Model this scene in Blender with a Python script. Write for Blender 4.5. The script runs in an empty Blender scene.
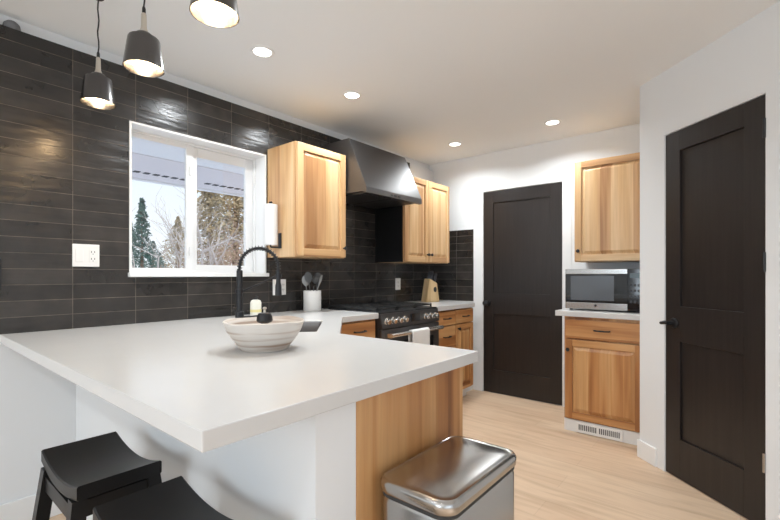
import bpy, bmesh, math, random
from mathutils import Vector, Matrix
random.seed(7)
C = bpy.context.scene
PI = math.pi

# ------------------------------------------------------------------ camera
cam_d = bpy.data.cameras.new('camera'); cam = bpy.data.objects.new('camera', cam_d)
C.collection.objects.link(cam); C.camera = cam
cam_d.sensor_width = 36; cam_d.lens = 36*425.0/780; cam_d.shift_y = 14.7/780
cam_d.clip_start = 0.02
cam.location = (0, 0, 1.1894); cam.rotation_euler = (PI/2, 0, math.radians(39.486-90))

# ------------------------------------------------------------------ exposure, world, lights
C.view_settings.view_transform = 'Standard'; C.view_settings.look = 'None'
C.view_settings.gamma = 1; C.view_settings.exposure = 0.07; C.view_settings.use_curve_mapping = False
W = bpy.data.worlds.new('world'); C.world = W; W.use_nodes = True
nt = W.node_tree; nt.nodes.clear()
wo = nt.nodes.new('ShaderNodeOutputWorld'); bg = nt.nodes.new('ShaderNodeBackground')
tc = nt.nodes.new('ShaderNodeTexCoord'); sx = nt.nodes.new('ShaderNodeSeparateXYZ')
rp = nt.nodes.new('ShaderNodeValToRGB')
rp.color_ramp.elements[0].position = 0.0; rp.color_ramp.elements[0].color = (0.86, 0.89, 0.93, 1)
rp.color_ramp.elements[1].position = 0.6; rp.color_ramp.elements[1].color = (0.55, 0.70, 0.95, 1)
nt.links.new(tc.outputs['Generated'], sx.inputs[0]); nt.links.new(sx.outputs['Z'], rp.inputs[0])
nt.links.new(rp.outputs[0], bg.inputs[0]); nt.links.new(bg.outputs[0], wo.inputs[0])
bg.inputs[1].default_value = 1.3

SUN_E = 3.4; REAR_E = 108; SIDE_E = 20; CAN_E = 9.0; PEND_E = 1.6
def lamp(name, kind, loc, energy, color=(1, 1, 1), rot=(0, 0, 0), **kw):
    d = bpy.data.lights.new(name, kind); d.energy = energy; d.color = color
    for k, v in kw.items(): setattr(d, k, v)
    o = bpy.data.objects.new(name, d); C.collection.objects.link(o); o.location = loc; o.rotation_euler = rot
    return o
lamp('sun', 'SUN', (6, -4, 9), SUN_E, (1, .96, .9), (math.radians(48), 0, math.radians(-15)), angle=.2)
# added fill lights, unseen, in the large openings behind the camera
lamp('fill_rear', 'AREA', (-5.9, 0.6, 1.35), REAR_E, (.76, .89, 1), (0, math.radians(-118), 0), shape='RECTANGLE', size=1.9, size_y=3.0)
lamp('fill_side', 'AREA', (-1.2, -2.02, 1.3), SIDE_E, (.76, .89, 1), (math.radians(132), 0, 0), shape='RECTANGLE', size=2.6, size_y=2.0)

# ------------------------------------------------------------------ materials
def new_mat(name):
    m = bpy.data.materials.new(name); m.use_nodes = True
    n = m.node_tree.nodes; b = n['Principled BSDF']
    return m, m.node_tree, n, b
def plain(name, col, rough=.5, metal=0, spec=None, bump=0, bscale=60, var=0, coat=0, emis=None, es=0):
    m, t, n, b = new_mat(name)
    b.inputs['Base Color'].default_value = (*col, 1); b.inputs['Roughness'].default_value = rough
    b.inputs['Metallic'].default_value = metal
    if spec is not None: b.inputs['Specular IOR Level'].default_value = spec
    if coat: b.inputs['Coat Weight'].default_value = coat; b.inputs['Coat Roughness'].default_value = .15
    if emis: b.inputs['Emission Color'].default_value = (*emis, 1); b.inputs['Emission Strength'].default_value = es
    tc = n.new('ShaderNodeTexCoord')
    no = n.new('ShaderNodeTexNoise'); no.inputs['Scale'].default_value = bscale
    t.links.new(tc.outputs['Object'], no.inputs['Vector'])
    if var:
        mx = n.new('ShaderNodeMixRGB'); mx.inputs[1].default_value = (*[c*(1-var) for c in col], 1)
        mx.inputs[2].default_value = (*[min(1, c*(1+var)) for c in col], 1)
        t.links.new(no.outputs['Fac'], mx.inputs[0]); t.links.new(mx.outputs[0], b.inputs['Base Color'])
    if bump:
        bp = n.new('ShaderNodeBump'); bp.inputs['Strength'].default_value = bump; bp.inputs['Distance'].default_value = .002
        t.links.new(no.outputs['Fac'], bp.inputs['Height']); t.links.new(bp.outputs[0], b.inputs['Normal'])
    return m
def ramp(n, stops):
    r = n.new('ShaderNodeValToRGB'); e = r.color_ramp.elements
    e[0].position, e[0].color = stops[0][0], (*stops[0][1], 1)
    e[1].position, e[1].color = stops[-1][0], (*stops[-1][1], 1)
    for p, c in stops[1:-1]:
        x = e.new(p); x.color = (*c, 1)
    return r
def wood(name, axis, stops, streak=9, rough=.38, fine=.35, boards=13):
    m, t, n, b = new_mat(name)
    tc = n.new('ShaderNodeTexCoord'); mp = n.new('ShaderNodeMapping'); oi = n.new('ShaderNodeObjectInfo')
    sc = [streak]*3; sc[axis] = streak*.07; mp.inputs['Scale'].default_value = sc
    t.links.new(tc.outputs['Object'], mp.inputs['Vector'])
    mul = n.new('ShaderNodeMath'); mul.operation = 'MULTIPLY'; mul.inputs[1].default_value = 23.0
    t.links.new(oi.outputs['Random'], mul.inputs[0])
    a = n.new('ShaderNodeTexNoise'); a.noise_dimensions = '4D'; a.inputs['Scale'].default_value = .8; a.inputs['Detail'].default_value = 2.5; a.inputs['Distortion'].default_value = .7
    t.links.new(mp.outputs[0], a.inputs['Vector']); t.links.new(mul.outputs[0], a.inputs['W'])
    mp2 = n.new('ShaderNodeMapping'); s2 = [streak*9]*3; s2[axis] = streak*.35; mp2.inputs['Scale'].default_value = s2
    t.links.new(tc.outputs['Object'], mp2.inputs['Vector'])
    f = n.new('ShaderNodeTexNoise'); f.noise_dimensions = '4D'; f.inputs['Scale'].default_value = 1; f.inputs['Detail'].default_value = 4
    t.links.new(mp2.outputs[0], f.inputs['Vector']); t.links.new(mul.outputs[0], f.inputs['W'])
    # glued-up boards: each strip gets its own tone
    sp = n.new('ShaderNodeSeparateXYZ'); t.links.new(tc.outputs['Object'], sp.inputs[0])
    others = [q for i, q in enumerate('XYZ') if i != axis]
    s1 = n.new('ShaderNodeMath'); s1.operation = 'ADD'; t.links.new(sp.outputs[others[0]], s1.inputs[0]); t.links.new(sp.outputs[others[1]], s1.inputs[1])
    s2_ = n.new('ShaderNodeMath'); s2_.operation = 'MULTIPLY_ADD'; s2_.inputs[1].default_value = boards; t.links.new(s1.outputs[0], s2_.inputs[0]); t.links.new(mul.outputs[0], s2_.inputs[2])
    fl = n.new('ShaderNodeMath'); fl.operation = 'FLOOR'; t.links.new(s2_.outputs[0], fl.inputs[0])
    wn = n.new('ShaderNodeTexWhiteNoise'); wn.noise_dimensions = '1D'; t.links.new(fl.outputs[0], wn.inputs['W'])
    ma = n.new('ShaderNodeMath'); ma.operation = 'MULTIPLY_ADD'; ma.inputs[1].default_value = .22; t.links.new(wn.outputs['Value'], ma.inputs[0])
    mb = n.new('ShaderNodeMath'); mb.operation = 'MULTIPLY_ADD'; mb.inputs[1].default_value = .95; mb.inputs[2].default_value = -.085; t.links.new(a.outputs['Fac'], mb.inputs[0]); t.links.new(mb.outputs[0], ma.inputs[2])
    r = ramp(n, stops); t.links.new(ma.outputs[0], r.inputs[0])
    r2 = ramp(n, [(.3, (.80, .76, .72)), (.7, (1.0, 1.0, 1.0))]); t.links.new(f.outputs['Fac'], r2.inputs[0])
    mx = n.new('ShaderNodeMixRGB'); mx.blend_type = 'MULTIPLY'; mx.inputs[0].default_value = fine*2
    t.links.new(r.outputs[0], mx.inputs[1]); t.links.new(r2.outputs[0], mx.inputs[2])
    t.links.new(mx.outputs[0], b.inputs['Base Color']); b.inputs['Roughness'].default_value = rough
    bp = n.new('ShaderNodeBump'); bp.inputs['Strength'].default_value = .12; bp.inputs['Distance'].default_value = .001
    t.links.new(f.outputs['Fac'], bp.inputs['Height']); t.links.new(bp.outputs[0], b.inputs['Normal'])
    return m
HICK = [(.30, (.38, .19, .08)), (.40, (.55, .31, .145)), (.50, (.66, .41, .20)), (.62, (.74, .51, .285)), (.72, (.71, .475, .25)), (.80, (.50, .27, .12))]
M = {}
M['wood_z'] = wood('hickory_vertical', 2, HICK)
M['wood_x'] = wood('hickory_along_x', 0, HICK)
M['wood_y'] = wood('hickory_along_y', 1, HICK)
HICK2 = [(.30, (.25, .095, .03)), (.42, (.42, .18, .06)), (.50, (.55, .27, .10)), (.62, (.64, .37, .165)), (.72, (.60, .33, .13)), (.80, (.36, .15, .05))]  # same hickory darkened and warmed: warm bounce light painted into the colour
M['amber_z'] = wood('warm_lit_hickory_vertical', 2, HICK2)
M['warm_lit_x'] = wood('warm_lit_hickory_along_x', 0, HICK2)
M['warm_lit_y'] = wood('warm_lit_hickory_along_y', 1, HICK2)
M['wood_in'] = plain('cabinet_inside', (.45, .3, .18), .6)
M['block'] = wood('knife_block_wood', 2, [(.3, (.55, .36, .17)), (.7, (.78, .58, .33))], 30)
M['white'] = plain('wall_white', (.76, .77, .775), .75, bump=0, bscale=260)
M['ceil'] = plain('ceiling_white', (.86, .875, .88), .9, bump=0, bscale=200)
M['trim'] = plain('trim_white', (.82, .82, .81), .4)
M['vinyl'] = plain('window_vinyl', (.78, .78, .78), .35)
M['quartz'] = plain('white_quartz', (.62, .61, .595), .22, var=.02, bscale=9, spec=.5)
M['matte_black'] = plain('matte_black_metal', (.018, .018, .02), .42, .3)
M['black_paint'] = plain('black_painted_wood', (.007, .007, .0075), .38, spec=.35)
M['door'] = None
M['steel_dark'] = None
M['chrome'] = plain('chrome', (.75, .74, .72), .18, 1)
M['glass_dark'] = plain('black_glass', (.012, .013, .015), .06, 0, spec=.6)
M['grate'] = plain('cast_iron', (.02, .02, .02), .6)
M['brass'] = plain('pale_brass', (.58, .53, .46), .35, .7)
M['shade_in'] = plain('shade_inside_white', (.9, .87, .82), .6)
M['bulb'] = plain('bulb', (1, .9, .75), .4, emis=(1, .82, .58), es=26)
M['can_lens'] = plain('downlight_lens', (1, 1, 1), .5, emis=(1, .96, .9), es=9)
M['paper'] = plain('paper_towel', (.76, .75, .74), .9, bump=.3, bscale=300)
M['cloth'] = plain('towel_cloth', (.74, .73, .71), .95, bump=.5, bscale=500)
M['ceramic'] = plain('white_ceramic', (.82, .81, .79), .3)
M['plastic_white'] = plain('outlet_plastic', (.83, .82, .80), .4)
M['slot'] = plain('dark_slot', (.03, .03, .03), .7)
M['utensil'] = plain('grey_nylon', (.07, .07, .07), .5)
M['utensil_steel'] = plain('utensil_steel', (.20, .19, .18), .4, .6)
M['knife'] = plain('knife_handle', (.03, .032, .04), .3)
M['soap'] = plain('soap_bottle', (.80, .78, .68), .35)
M['soap_label'] = plain('soap_label', (.75, .66, .30), .5)
M['stone'] = plain('grey_stone', (.16, .16, .165), .7, var=.2, bscale=30)
M['glass_grey'] = plain('dark_gap', (.02, .02, .02), .8)

def brushed(name, col, axis, rough=.3, metal=1):
    m, t, n, b = new_mat(name)
    tc = n.new('ShaderNodeTexCoord'); mp = n.new('ShaderNodeMapping')
    s = [260]*3; s[axis] = 3; mp.inputs['Scale'].default_value = s
    no = n.new('ShaderNodeTexNoise'); no.inputs['Scale'].default_value = 1; no.inputs['Detail'].default_value = 2
    t.links.new(tc.outputs['Object'], mp.inputs[0]); t.links.new(mp.outputs[0], no.inputs['Vector'])
    r = ramp(n, [(.3, (rough*.97,)*3), (.7, (rough*1.03,)*3)]); t.links.new(no.outputs['Fac'], r.inputs[0])
    t.links.new(r.outputs[0], b.inputs['Roughness'])
    b.inputs['Base Color'].default_value = (*col, 1); b.inputs['Metallic'].default_value = metal
    return m
M['steel'] = brushed('brushed_steel', (.42, .41, .395), 0, .26)
M['steel_y'] = brushed('brushed_steel_y', (.44, .43, .415), 1, .22)
M['steel_dark'] = brushed('black_stainless', (.14, .137, .137), 0, .44)
M['gunmetal'] = brushed('gunmetal', (.12, .115, .115), 2, .24)
M['sink'] = plain('sink_composite', (.055, .045, .04), .5)

def door_mat():
    m, t, n, b = new_mat('espresso_black_door')
    tc = n.new('ShaderNodeTexCoord'); mp = n.new('ShaderNodeMapping'); mp.inputs['Scale'].default_value = (60, 60, 2)
    no = n.new('ShaderNodeTexNoise'); no.inputs['Scale'].default_value = 1; no.inputs['Detail'].default_value = 3
    t.links.new(tc.outputs['Object'], mp.inputs[0]); t.links.new(mp.outputs[0], no.inputs['Vector'])
    r = ramp(n, [(.3, (.013, .010, .009)), (.7, (.021, .016, .0145))]); t.links.new(no.outputs['Fac'], r.inputs[0])
    t.links.new(r.outputs[0], b.inputs['Base Color']); b.inputs['Roughness'].default_value = .36
    return m
M['door'] = door_mat()

def tile_mat(name, ax):   # ax = horizontal world axis of the wall
    m, t, n, b = new_mat(name)
    ge = n.new('ShaderNodeNewGeometry'); sp = n.new('ShaderNodeSeparateXYZ'); cb = n.new('ShaderNodeCombineXYZ')
    t.links.new(ge.outputs['Position'], sp.inputs[0])
    mp = n.new('ShaderNodeMapping'); mp.inputs['Location'].default_value = ((.2915*20-.642) if ax == 'X' else (.2915*20-2.33), .0758*20-.915+.0008, 0)
    t.links.new(sp.outputs[ax], cb.inputs[0]); t.links.new(sp.outputs['Z'], cb.inputs[1])
    t.links.new(cb.outputs[0], mp.inputs[0])
    br = n.new('ShaderNodeTexBrick'); br.offset = 0; br.squash = 1
    br.inputs['Scale'].default_value = 1; br.inputs['Mortar Size'].default_value = .0011; br.inputs['Mortar Smooth'].default_value = .15
    br.inputs['Brick Width'].default_value = .2915; br.inputs['Row Height'].default_value = .0758
    br.inputs['Bias'].default_value = 0
    br.inputs['Color1'].default_value = (.016, .014, .013, 1); br.inputs['Color2'].default_value = (.036, .032, .029, 1)
    br.inputs['Mortar'].default_value = (.15, .125, .10, 1)
    t.links.new(mp.outputs[0], br.inputs['Vector'])
    mo = n.new('ShaderNodeTexNoise'); mo.inputs['Scale'].default_value = 9; mo.inputs['Detail'].default_value = 3
    t.links.new(cb.outputs[0], mo.inputs['Vector'])
    r = ramp(n, [(.35, (.75, .75, .75)), (.7, (1.3, 1.27, 1.24))]); t.links.new(mo.outputs['Fac'], r.inputs[0])
    mx = n.new('ShaderNodeMixRGB'); mx.blend_type = 'MULTIPLY'; mx.inputs[0].default_value = 1
    t.links.new(br.outputs['Color'], mx.inputs[1]); t.links.new(r.outputs[0], mx.inputs[2])
    t.links.new(mx.outputs[0], b.inputs['Base Color'])
    rr = ramp(n, [(0, (.26,)*3), (1, (.8,)*3)]); t.links.new(br.outputs['Fac'], rr.inputs[0]); t.links.new(rr.outputs[0], b.inputs['Roughness'])
    wv = n.new('ShaderNodeMapping'); wv.inputs['Scale'].default_value = (5, 22, 1); t.links.new(cb.outputs[0], wv.inputs[0])
    wn = n.new('ShaderNodeTexNoise'); wn.inputs['Scale'].default_value = 1; wn.inputs['Detail'].default_value = 2.5
    t.links.new(wv.outputs[0], wn.inputs['Vector'])
    inv = n.new('ShaderNodeMath'); inv.operation = 'MULTIPLY_ADD'; inv.inputs[1].default_value = -.8
    t.links.new(br.outputs['Fac'], inv.inputs[0]); t.links.new(wn.outputs['Fac'], inv.inputs[2])
    bp = n.new('ShaderNodeBump'); bp.inputs['Strength'].default_value = .55; bp.inputs['Distance'].default_value = .006
    t.links.new(inv.outputs[0], bp.inputs['Height']); t.links.new(bp.outputs[0], b.inputs['Normal'])
    b.inputs['Specular IOR Level'].default_value = .6
    return m
M['tile_x'] = tile_mat('charcoal_tile', 'X'); M['tile_y'] = tile_mat('charcoal_tile_end', 'Y')

def floor_mat():
    m, t, n, b = new_mat('oak_plank_floor')
    ge = n.new('ShaderNodeNewGeometry'); sp = n.new('ShaderNodeSeparateXYZ'); cb = n.new('ShaderNodeCombineXYZ')
    t.links.new(ge.outputs['Position'], sp.inputs[0])
    t.links.new(sp.outputs['Y'], cb.inputs[0]); t.links.new(sp.outputs['X'], cb.inputs[1])
    br = n.new('ShaderNodeTexBrick'); br.offset = .37; br.inputs['Scale'].default_value = 1
    br.inputs['Brick Width'].default_value = 1.25; br.inputs['Row Height'].default_value = .178
    br.inputs['Mortar Size'].default_value = .0009; br.inputs['Mortar Smooth'].default_value = .3
    br.inputs['Color1'].default_value = (.655, .465, .315, 1); br.inputs['Color2'].default_value = (.72, .545, .385, 1)
    br.inputs['Mortar'].default_value = (.52, .37, .26, 1)
    add = n.new('ShaderNodeVectorMath'); add.operation = 'ADD'; add.inputs[1].default_value = (20, 20, 0)
    t.links.new(cb.outputs[0], add.inputs[0]); t.links.new(add.outputs[0], br.inputs['Vector'])
    mp = n.new('ShaderNodeMapping'); mp.inputs['Scale'].default_value = (1.6, 16, 1); t.links.new(cb.outputs[0], mp.inputs[0])
    no = n.new('ShaderNodeTexNoise'); no.inputs['Scale'].default_value = 1.2; no.inputs['Detail'].default_value = 5; no.inputs['Distortion'].default_value = .8
    t.links.new(mp.outputs[0], no.inputs['Vector'])
    r = ramp(n, [(.3, (.80, .76, .72)), (.55, (1, 1, 1)), (.75, (.9, .87, .84))]); t.links.new(no.outputs['Fac'], r.inputs[0])
    mx = n.new('ShaderNodeMixRGB'); mx.blend_type = 'MULTIPLY'; mx.inputs[0].default_value = .9
    t.links.new(br.outputs['Color'], mx.inputs[1]); t.links.new(r.outputs[0], mx.inputs[2])
    t.links.new(mx.outputs[0], b.inputs['Base Color']); b.inputs['Roughness'].default_value = .5
    return m
M['floor'] = floor_mat()
def bowl_mat():
    m, t, n, b = new_mat('banded_clay_bowl')
    tc = n.new('ShaderNodeTexCoord'); mp = n.new('ShaderNodeMapping'); mp.inputs['Scale'].default_value = (3, 3, 60)
    no = n.new('ShaderNodeTexNoise'); no.inputs['Scale'].default_value = 1; no.inputs['Detail'].default_value = 3
    t.links.new(tc.outputs['Object'], mp.inputs[0]); t.links.new(mp.outputs[0], no.inputs['Vector'])
    r = ramp(n, [(.30, (.34, .25, .19)), (.42, (.50, .42, .36)), (.52, (.62, .57, .52)), (.7, (.64, .60, .56))]); t.links.new(no.outputs['Fac'], r.inputs[0])
    t.links.new(r.outputs[0], b.inputs['Base Color']); b.inputs['Roughness'].default_value = .7
    bp = n.new('ShaderNodeBump'); bp.inputs['Strength'].default_value = .5; bp.inputs['Distance'].default_value = .003
    t.links.new(no.outputs['Fac'], bp.inputs['Height']); t.links.new(bp.outputs[0], b.inputs['Normal'])
    return m
M['bowl'] = bowl_mat()
def glass_mat():
    m, t, n, b = new_mat('window_glass')
    n.remove(b); out = n['Material Output']
    tr = n.new('ShaderNodeBsdfTransparent'); tr.inputs[0].default_value = (.96, .97, .97, 1)
    gl = n.new('ShaderNodeBsdfGlossy'); gl.inputs['Roughness'].default_value = .02
    mx = n.new('ShaderNodeMixShader'); mx.inputs[0].default_value = .05
    t.links.new(tr.outputs[0], mx.inputs[1]); t.links.new(gl.outputs[0], mx.inputs[2]); t.links.new(mx.outputs[0], out.inputs[0])
    return m
M['glass'] = glass_mat()
M['snow'] = plain('snow', (.80, .83, .88), .8, bump=.5, bscale=3)
M['birch'] = plain('birch_bark', (.46, .41, .38), .8, var=.3, bscale=14)
M['twig'] = plain('brown_twigs', (.36, .24, .18), .9, var=.4, bscale=5)
M['needle'] = plain('conifer_needles', (.07, .13, .11), .9, var=.5, bscale=2.5)
M['needle2'] = plain('cedar_foliage', (.34, .27, .16), .9, var=.5, bscale=2.5)
M['bark'] = plain('brown_bark', (.16, .10, .07), .9)
M['soffit'] = plain('soffit_lilac', (.82, .74, .72), .6)
M['soffit_w'] = plain('soffit_white', (.93, .90, .88), .6)

# ------------------------------------------------------------------ mesh helpers
def bx(bm, x0, x1, y0, y1, z0, z1, bev=0, seg=2, mat=None):
    if x0 > x1: x0, x1 = x1, x0
    if y0 > y1: y0, y1 = y1, y0
    if z0 > z1: z0, z1 = z1, z0
    t = bmesh.new(); bmesh.ops.create_cube(t, size=1)
    for v in t.verts:
        v.co = Vector((x0+(v.co.x+.5)*(x1-x0), y0+(v.co.y+.5)*(y1-y0), z0+(v.co.z+.5)*(z1-z0)))
    if bev: bmesh.ops.bevel(t, geom=t.edges[:], offset=bev, segments=seg, affect='EDGES', profile=.5)
    if mat is not None: bmesh.ops.transform(t, matrix=mat, verts=t.verts[:])
    join(bm, t); return bm
def join(bm, t):
    me = bpy.data.meshes.new('tmp'); t.to_mesh(me); t.free(); bm.from_mesh(me); bpy.data.meshes.remove(me)
def box(*a, **k): return bx(bmesh.new(), *a, **k)
def lathe(bm, prof, loc=(0, 0, 0), seg=32, mat=None, closed=False):
    t = bmesh.new(); rings = []
    for r, z in prof:
        if r < 1e-5: rings.append([t.verts.new((0, 0, z))])
        else: rings.append([t.verts.new((r*math.cos(2*PI*i/seg), r*math.sin(2*PI*i/seg), z)) for i in range(seg)])
    for a, b in zip(rings, rings[1:]):
        for i in range(seg):
            j = (i+1) % seg
            if len(a) == 1 and len(b) == 1: continue
            if len(a) == 1: t.faces.new((a[0], b[j], b[i]))
            elif len(b) == 1: t.faces.new((a[i], a[j], b[0]))
            else: t.faces.new((a[i], a[j], b[j], b[i]))
    bmesh.ops.recalc_face_normals(t, faces=t.faces[:])
    mm = Matrix.Translation(loc) @ (mat or Matrix())
    bmesh.ops.transform(t, matrix=mm, verts=t.verts[:]); join(bm, t); return bm
def tube(bm, pts, rad, seg=10, cap=True):
    t = bmesh.new(); pts = [Vector(p) for p in pts]; rings = []
    n = len(pts); rads = rad if isinstance(rad, (list, tuple)) else [rad]*n
    up = None
    for i, p in enumerate(pts):
        d = (pts[min(i+1, n-1)]-pts[max(i-1, 0)]).normalized()
        if up is None:
            up = Vector((0, 0, 1)) if abs(d.z) < .9 else Vector((1, 0, 0))
        s = d.cross(up); s = s.normalized() if s.length > 1e-6 else Vector((1, 0, 0)); up = s.cross(d).normalized()
        rings.append([t.verts.new(p+(s*math.cos(2*PI*k/seg)+up*math.sin(2*PI*k/seg))*rads[i]) for k in range(seg)])
    for a, b in zip(rings, rings[1:]):
        for k in range(seg):
            t.faces.new((a[k], a[(k+1) % seg], b[(k+1) % seg], b[k]))
    if cap: t.faces.new(rings[0][::-1]); t.faces.new(rings[-1])
    bmesh.ops.recalc_face_normals(t, faces=t.faces[:]); join(bm, t); return bm
def prism(bm, poly, z0, z1, bev=0, mat=None, seg=2):
    t = bmesh.new()
    a = [t.verts.new((x, y, z0)) for x, y in poly]; b = [t.verts.new((x, y, z1)) for x, y in poly]
    n = len(poly); t.faces.new(a[::-1]); t.faces.new(b)
    for i in range(n): t.faces.new((a[i], a[(i+1) % n], b[(i+1) % n], b[i]))
    bmesh.ops.recalc_face_normals(t, faces=t.faces[:])
    if bev: bmesh.ops.bevel(t, geom=t.edges[:], offset=bev, segments=seg, affect='EDGES')
    if mat is not None: bmesh.ops.transform(t, matrix=mat, verts=t.verts[:])
    join(bm, t); return bm
def extrude_yz(bm, poly, x0, x1, bev=0):      # poly in (y,z), extruded along X
    m = Matrix(((0, 0, 1, 0), (1, 0, 0, 0), (0, 1, 0, 0), (0, 0, 0, 1)))
    return prism(bm, poly, x0, x1, bev, m)
def rrect(x0, x1, y0, y1, r, k=6):
    p = []
    for cx, cy, a in ((x1-r, y0+r, -90), (x1-r, y1-r, 0), (x0+r, y1-r, 90), (x0+r, y0+r, 180)):
        for i in range(k+1):
            t = math.radians(a+90*i/k); p.append((cx+r*math.cos(t), cy+r*math.sin(t)))
    return p
def loft(bm, rings, cap0=True, cap1=True):
    t = bmesh.new(); R = [[t.verts.new(p) for p in r] for r in rings]; n = len(R[0])
    for a, b in zip(R, R[1:]):
        for i in range(n): t.faces.new((a[i], a[(i+1) % n], b[(i+1) % n], b[i]))
    if cap0: t.faces.new(R[0][::-1])
    if cap1: t.faces.new(R[-1])
    bmesh.ops.recalc_face_normals(t, faces=t.faces[:]); join(bm, t); return bm

ORG = {}
def thing(name, label, cat, loc=(0, 0, 0), rz=0, group=None, local=False):
    o = bpy.data.objects.new(name, None); C.collection.objects.link(o)
    o.location = loc; o.rotation_euler = (0, 0, rz); o.empty_display_size = .05
    o['label'] = label; o['category'] = cat
    if group: o['group'] = group
    ORG[o.name] = Vector((0, 0, 0)) if local else Vector(loc)
    return o
def obj(name, bm, mat, parent=None, smooth=False, label=None, center=True):
    if parent is not None: off = ORG[parent.name]
    elif center:
        xs = [v.co.x for v in bm.verts]; ys = [v.co.y for v in bm.verts]; zs = [v.co.z for v in bm.verts]
        off = Vector(((min(xs)+max(xs))/2, (min(ys)+max(ys))/2, min(zs)))
    else: off = Vector((0, 0, 0))
    for v in bm.verts: v.co -= off
    me = bpy.data.meshes.new(name); bm.to_mesh(me); bm.free()
    me.materials.append(mat)
    if smooth:
        for p in me.polygons: p.use_smooth = True
        try: me.set_sharp_from_angle(angle=math.radians(38))
        except Exception: pass
    o = bpy.data.objects.new(name, me); C.collection.objects.link(o)
    if parent is not None: o.parent = parent; ORG[o.name] = off
    else: o.location = off; ORG[o.name] = off
    if label: o['label'] = label
    return o
def tag(o, label, cat, group=None):
    o['label'] = label; o['category'] = cat
    if group: o['group'] = group
    return o
def struct(name, bm, mat, parent=None, smooth=False):
    o = obj(name, bm, mat, parent, smooth, center=False)
    if parent is None: o['kind'] = 'structure'
    return o
def copy_tree(o, parent=None):
    c = o.copy(); C.collection.objects.link(c)
    if parent is not None: c.parent = parent
    for ch in list(o.children): copy_tree(ch, c)
    return c

# ------------------------------------------------------------------ constants
YW, XB, CE, TT, CT = 2.62, 3.954, 2.4184, 2.338, 0.915
CX, CY = 3.1835, .5064                     # pantry corner
DD = Vector((3.0277-2.6291, .3418+.0855)).normalized()*-1     # along the diagonal wall, towards the camera's right
LD = 3.6
EX, EY = CX+DD.x*LD, CY+DD.y*LD
XR = -6.0
# window opening
WX0, WX1, WZ0, WZ1 = .90, 1.782, 1.19, 2.045

# ------------------------------------------------------------------ room shell
struct('floor', box(XR-.2, XB+.2, EY-.2, YW+.2, -.05, 0), M['floor'])
struct('ceiling', box(XR-.2, XB+.2, EY-.2, YW+.2, CE, CE+.1), M['ceil'])
b = bmesh.new()
bx(b, XR-.12, XB+.12, YW, YW+.2, 0, CT-.0)
for a in ((XR-.12, WX0, CT, TT), (WX1, XB+.12, CT, TT), (WX0, WX1, CT, WZ0), (WX0, WX1, WZ1, TT)):
    bx(b, a[0], a[1], YW+.012, YW+.2, a[2], a[3])
bx(b, XR-.12, XB+.12, YW+.07, YW+.2, TT, CE)
wl = struct('wall_left', b, M['white'])
b = bmesh.new()
for a in ((-.6, WX0, CT, TT), (WX1, 3.5, CT, TT), (3.5, XB, CT, 2.04), (WX0, WX1, CT, WZ0), (WX0, WX1, WZ1, TT)):
    bx(b, a[0], a[1], YW-.0008, YW+.012, a[2], a[3])
struct('tile_cladding', b, M['tile_x'], wl)
D1L, D1R, DH = 2.024, 1.241, 2.03
b = bmesh.new()
bx(b, XB, XB+.12, D1L, YW+.2, 0, CE); bx(b, XB, XB+.12, CY-.1, D1R, 0, CE); bx(b, XB, XB+.12, D1R, D1L, DH, CE)
wb = struct('wall_back', b, M['white'])
struct('tile_cladding', box(XB-.010, XB, 2.135, YW-.001, CT, 1.66), M['tile_y'], wb)
# return wall beside the microwave cabinet
struct('wall_return', box(CX+.06, XB+.12, CY-.11, CY, 0, CE), M['white'])
# diagonal pantry wall, local frame: x along wall, y into the pantry
ang = math.atan2(DD.y, DD.x)
MD = Matrix.Translation((CX, CY, 0)) @ Matrix.Rotation(ang, 4, 'Z')
# door position along the wall
da = (Vector((3.0277, .3418))-Vector((CX, CY))).length-.013; dw = .603
def DB(bm, *a, **k): return bx(bm, *a, mat=MD, **k)
b = bmesh.new()
DB(b, 0, da, 0, .11, 0, CE); DB(b, da+dw, LD, 0, .11, 0, CE); DB(b, da, da+dw, 0, .11, DH, CE)
struct('wall_pantry', b, M['white'])
# walls behind the camera, with large openings put in for the added fill lights
b = bmesh.new()
bx(b, XR, -2.3, EY-.12, EY, 0, CE); bx(b, .45, EX+.05, EY-.12, EY, 0, CE)
bx(b, -2.3, .45, EY-.12, EY, 0, .25); bx(b, -2.3, .45, EY-.12, EY, 2.33, CE)
struct('wall_right', b, M['white'])
b = bmesh.new()
bx(b, XR-.12, XR, EY-.12, -.95, 0, CE); bx(b, XR-.12, XR, 2.15, YW+.2, 0, CE)
bx(b, XR-.12, XR, -.95, 2.15, 0, .35); bx(b, XR-.12, XR, -.95, 2.15, 2.33, CE)
struct('wall_rear', b, M['white'])
# baseboards
b = bmesh.new(); bx(b, XR, .650, YW-.014, YW, 0, .135, bev=.003); struct('baseboard_left', b, M['trim'])
b = bmesh.new(); DB(b, -.008, da-.062, -.015, 0, 0, .113, bev=.003); DB(b, da+dw+.065, LD, -.015, 0, 0, .113, bev=.003)
struct('baseboard_pantry', b, M['trim'])
# door casings
b = bmesh.new()
bx(b, XB-.005, XB, D1L+.004, 2.13, 0, DH+.075); bx(b, XB-.005, XB, 1.16, D1R-.004, 0, DH+.075); bx(b, XB-.005, XB, D1R-.004, D1L+.004, DH+.004, DH+.075)
struct('trim_1', b, M['white'])
b = bmesh.new()
DB(b, da-.062, da-.004, -.003, 0, 0, DH+.07); DB(b, da+dw+.004, da+dw+.064, -.003, 0, 0, DH+.07); DB(b, da-.004, da+dw+.004, -.003, 0, DH+.006, DH+.07)
struct('trim_2', b, M['white'])

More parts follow.
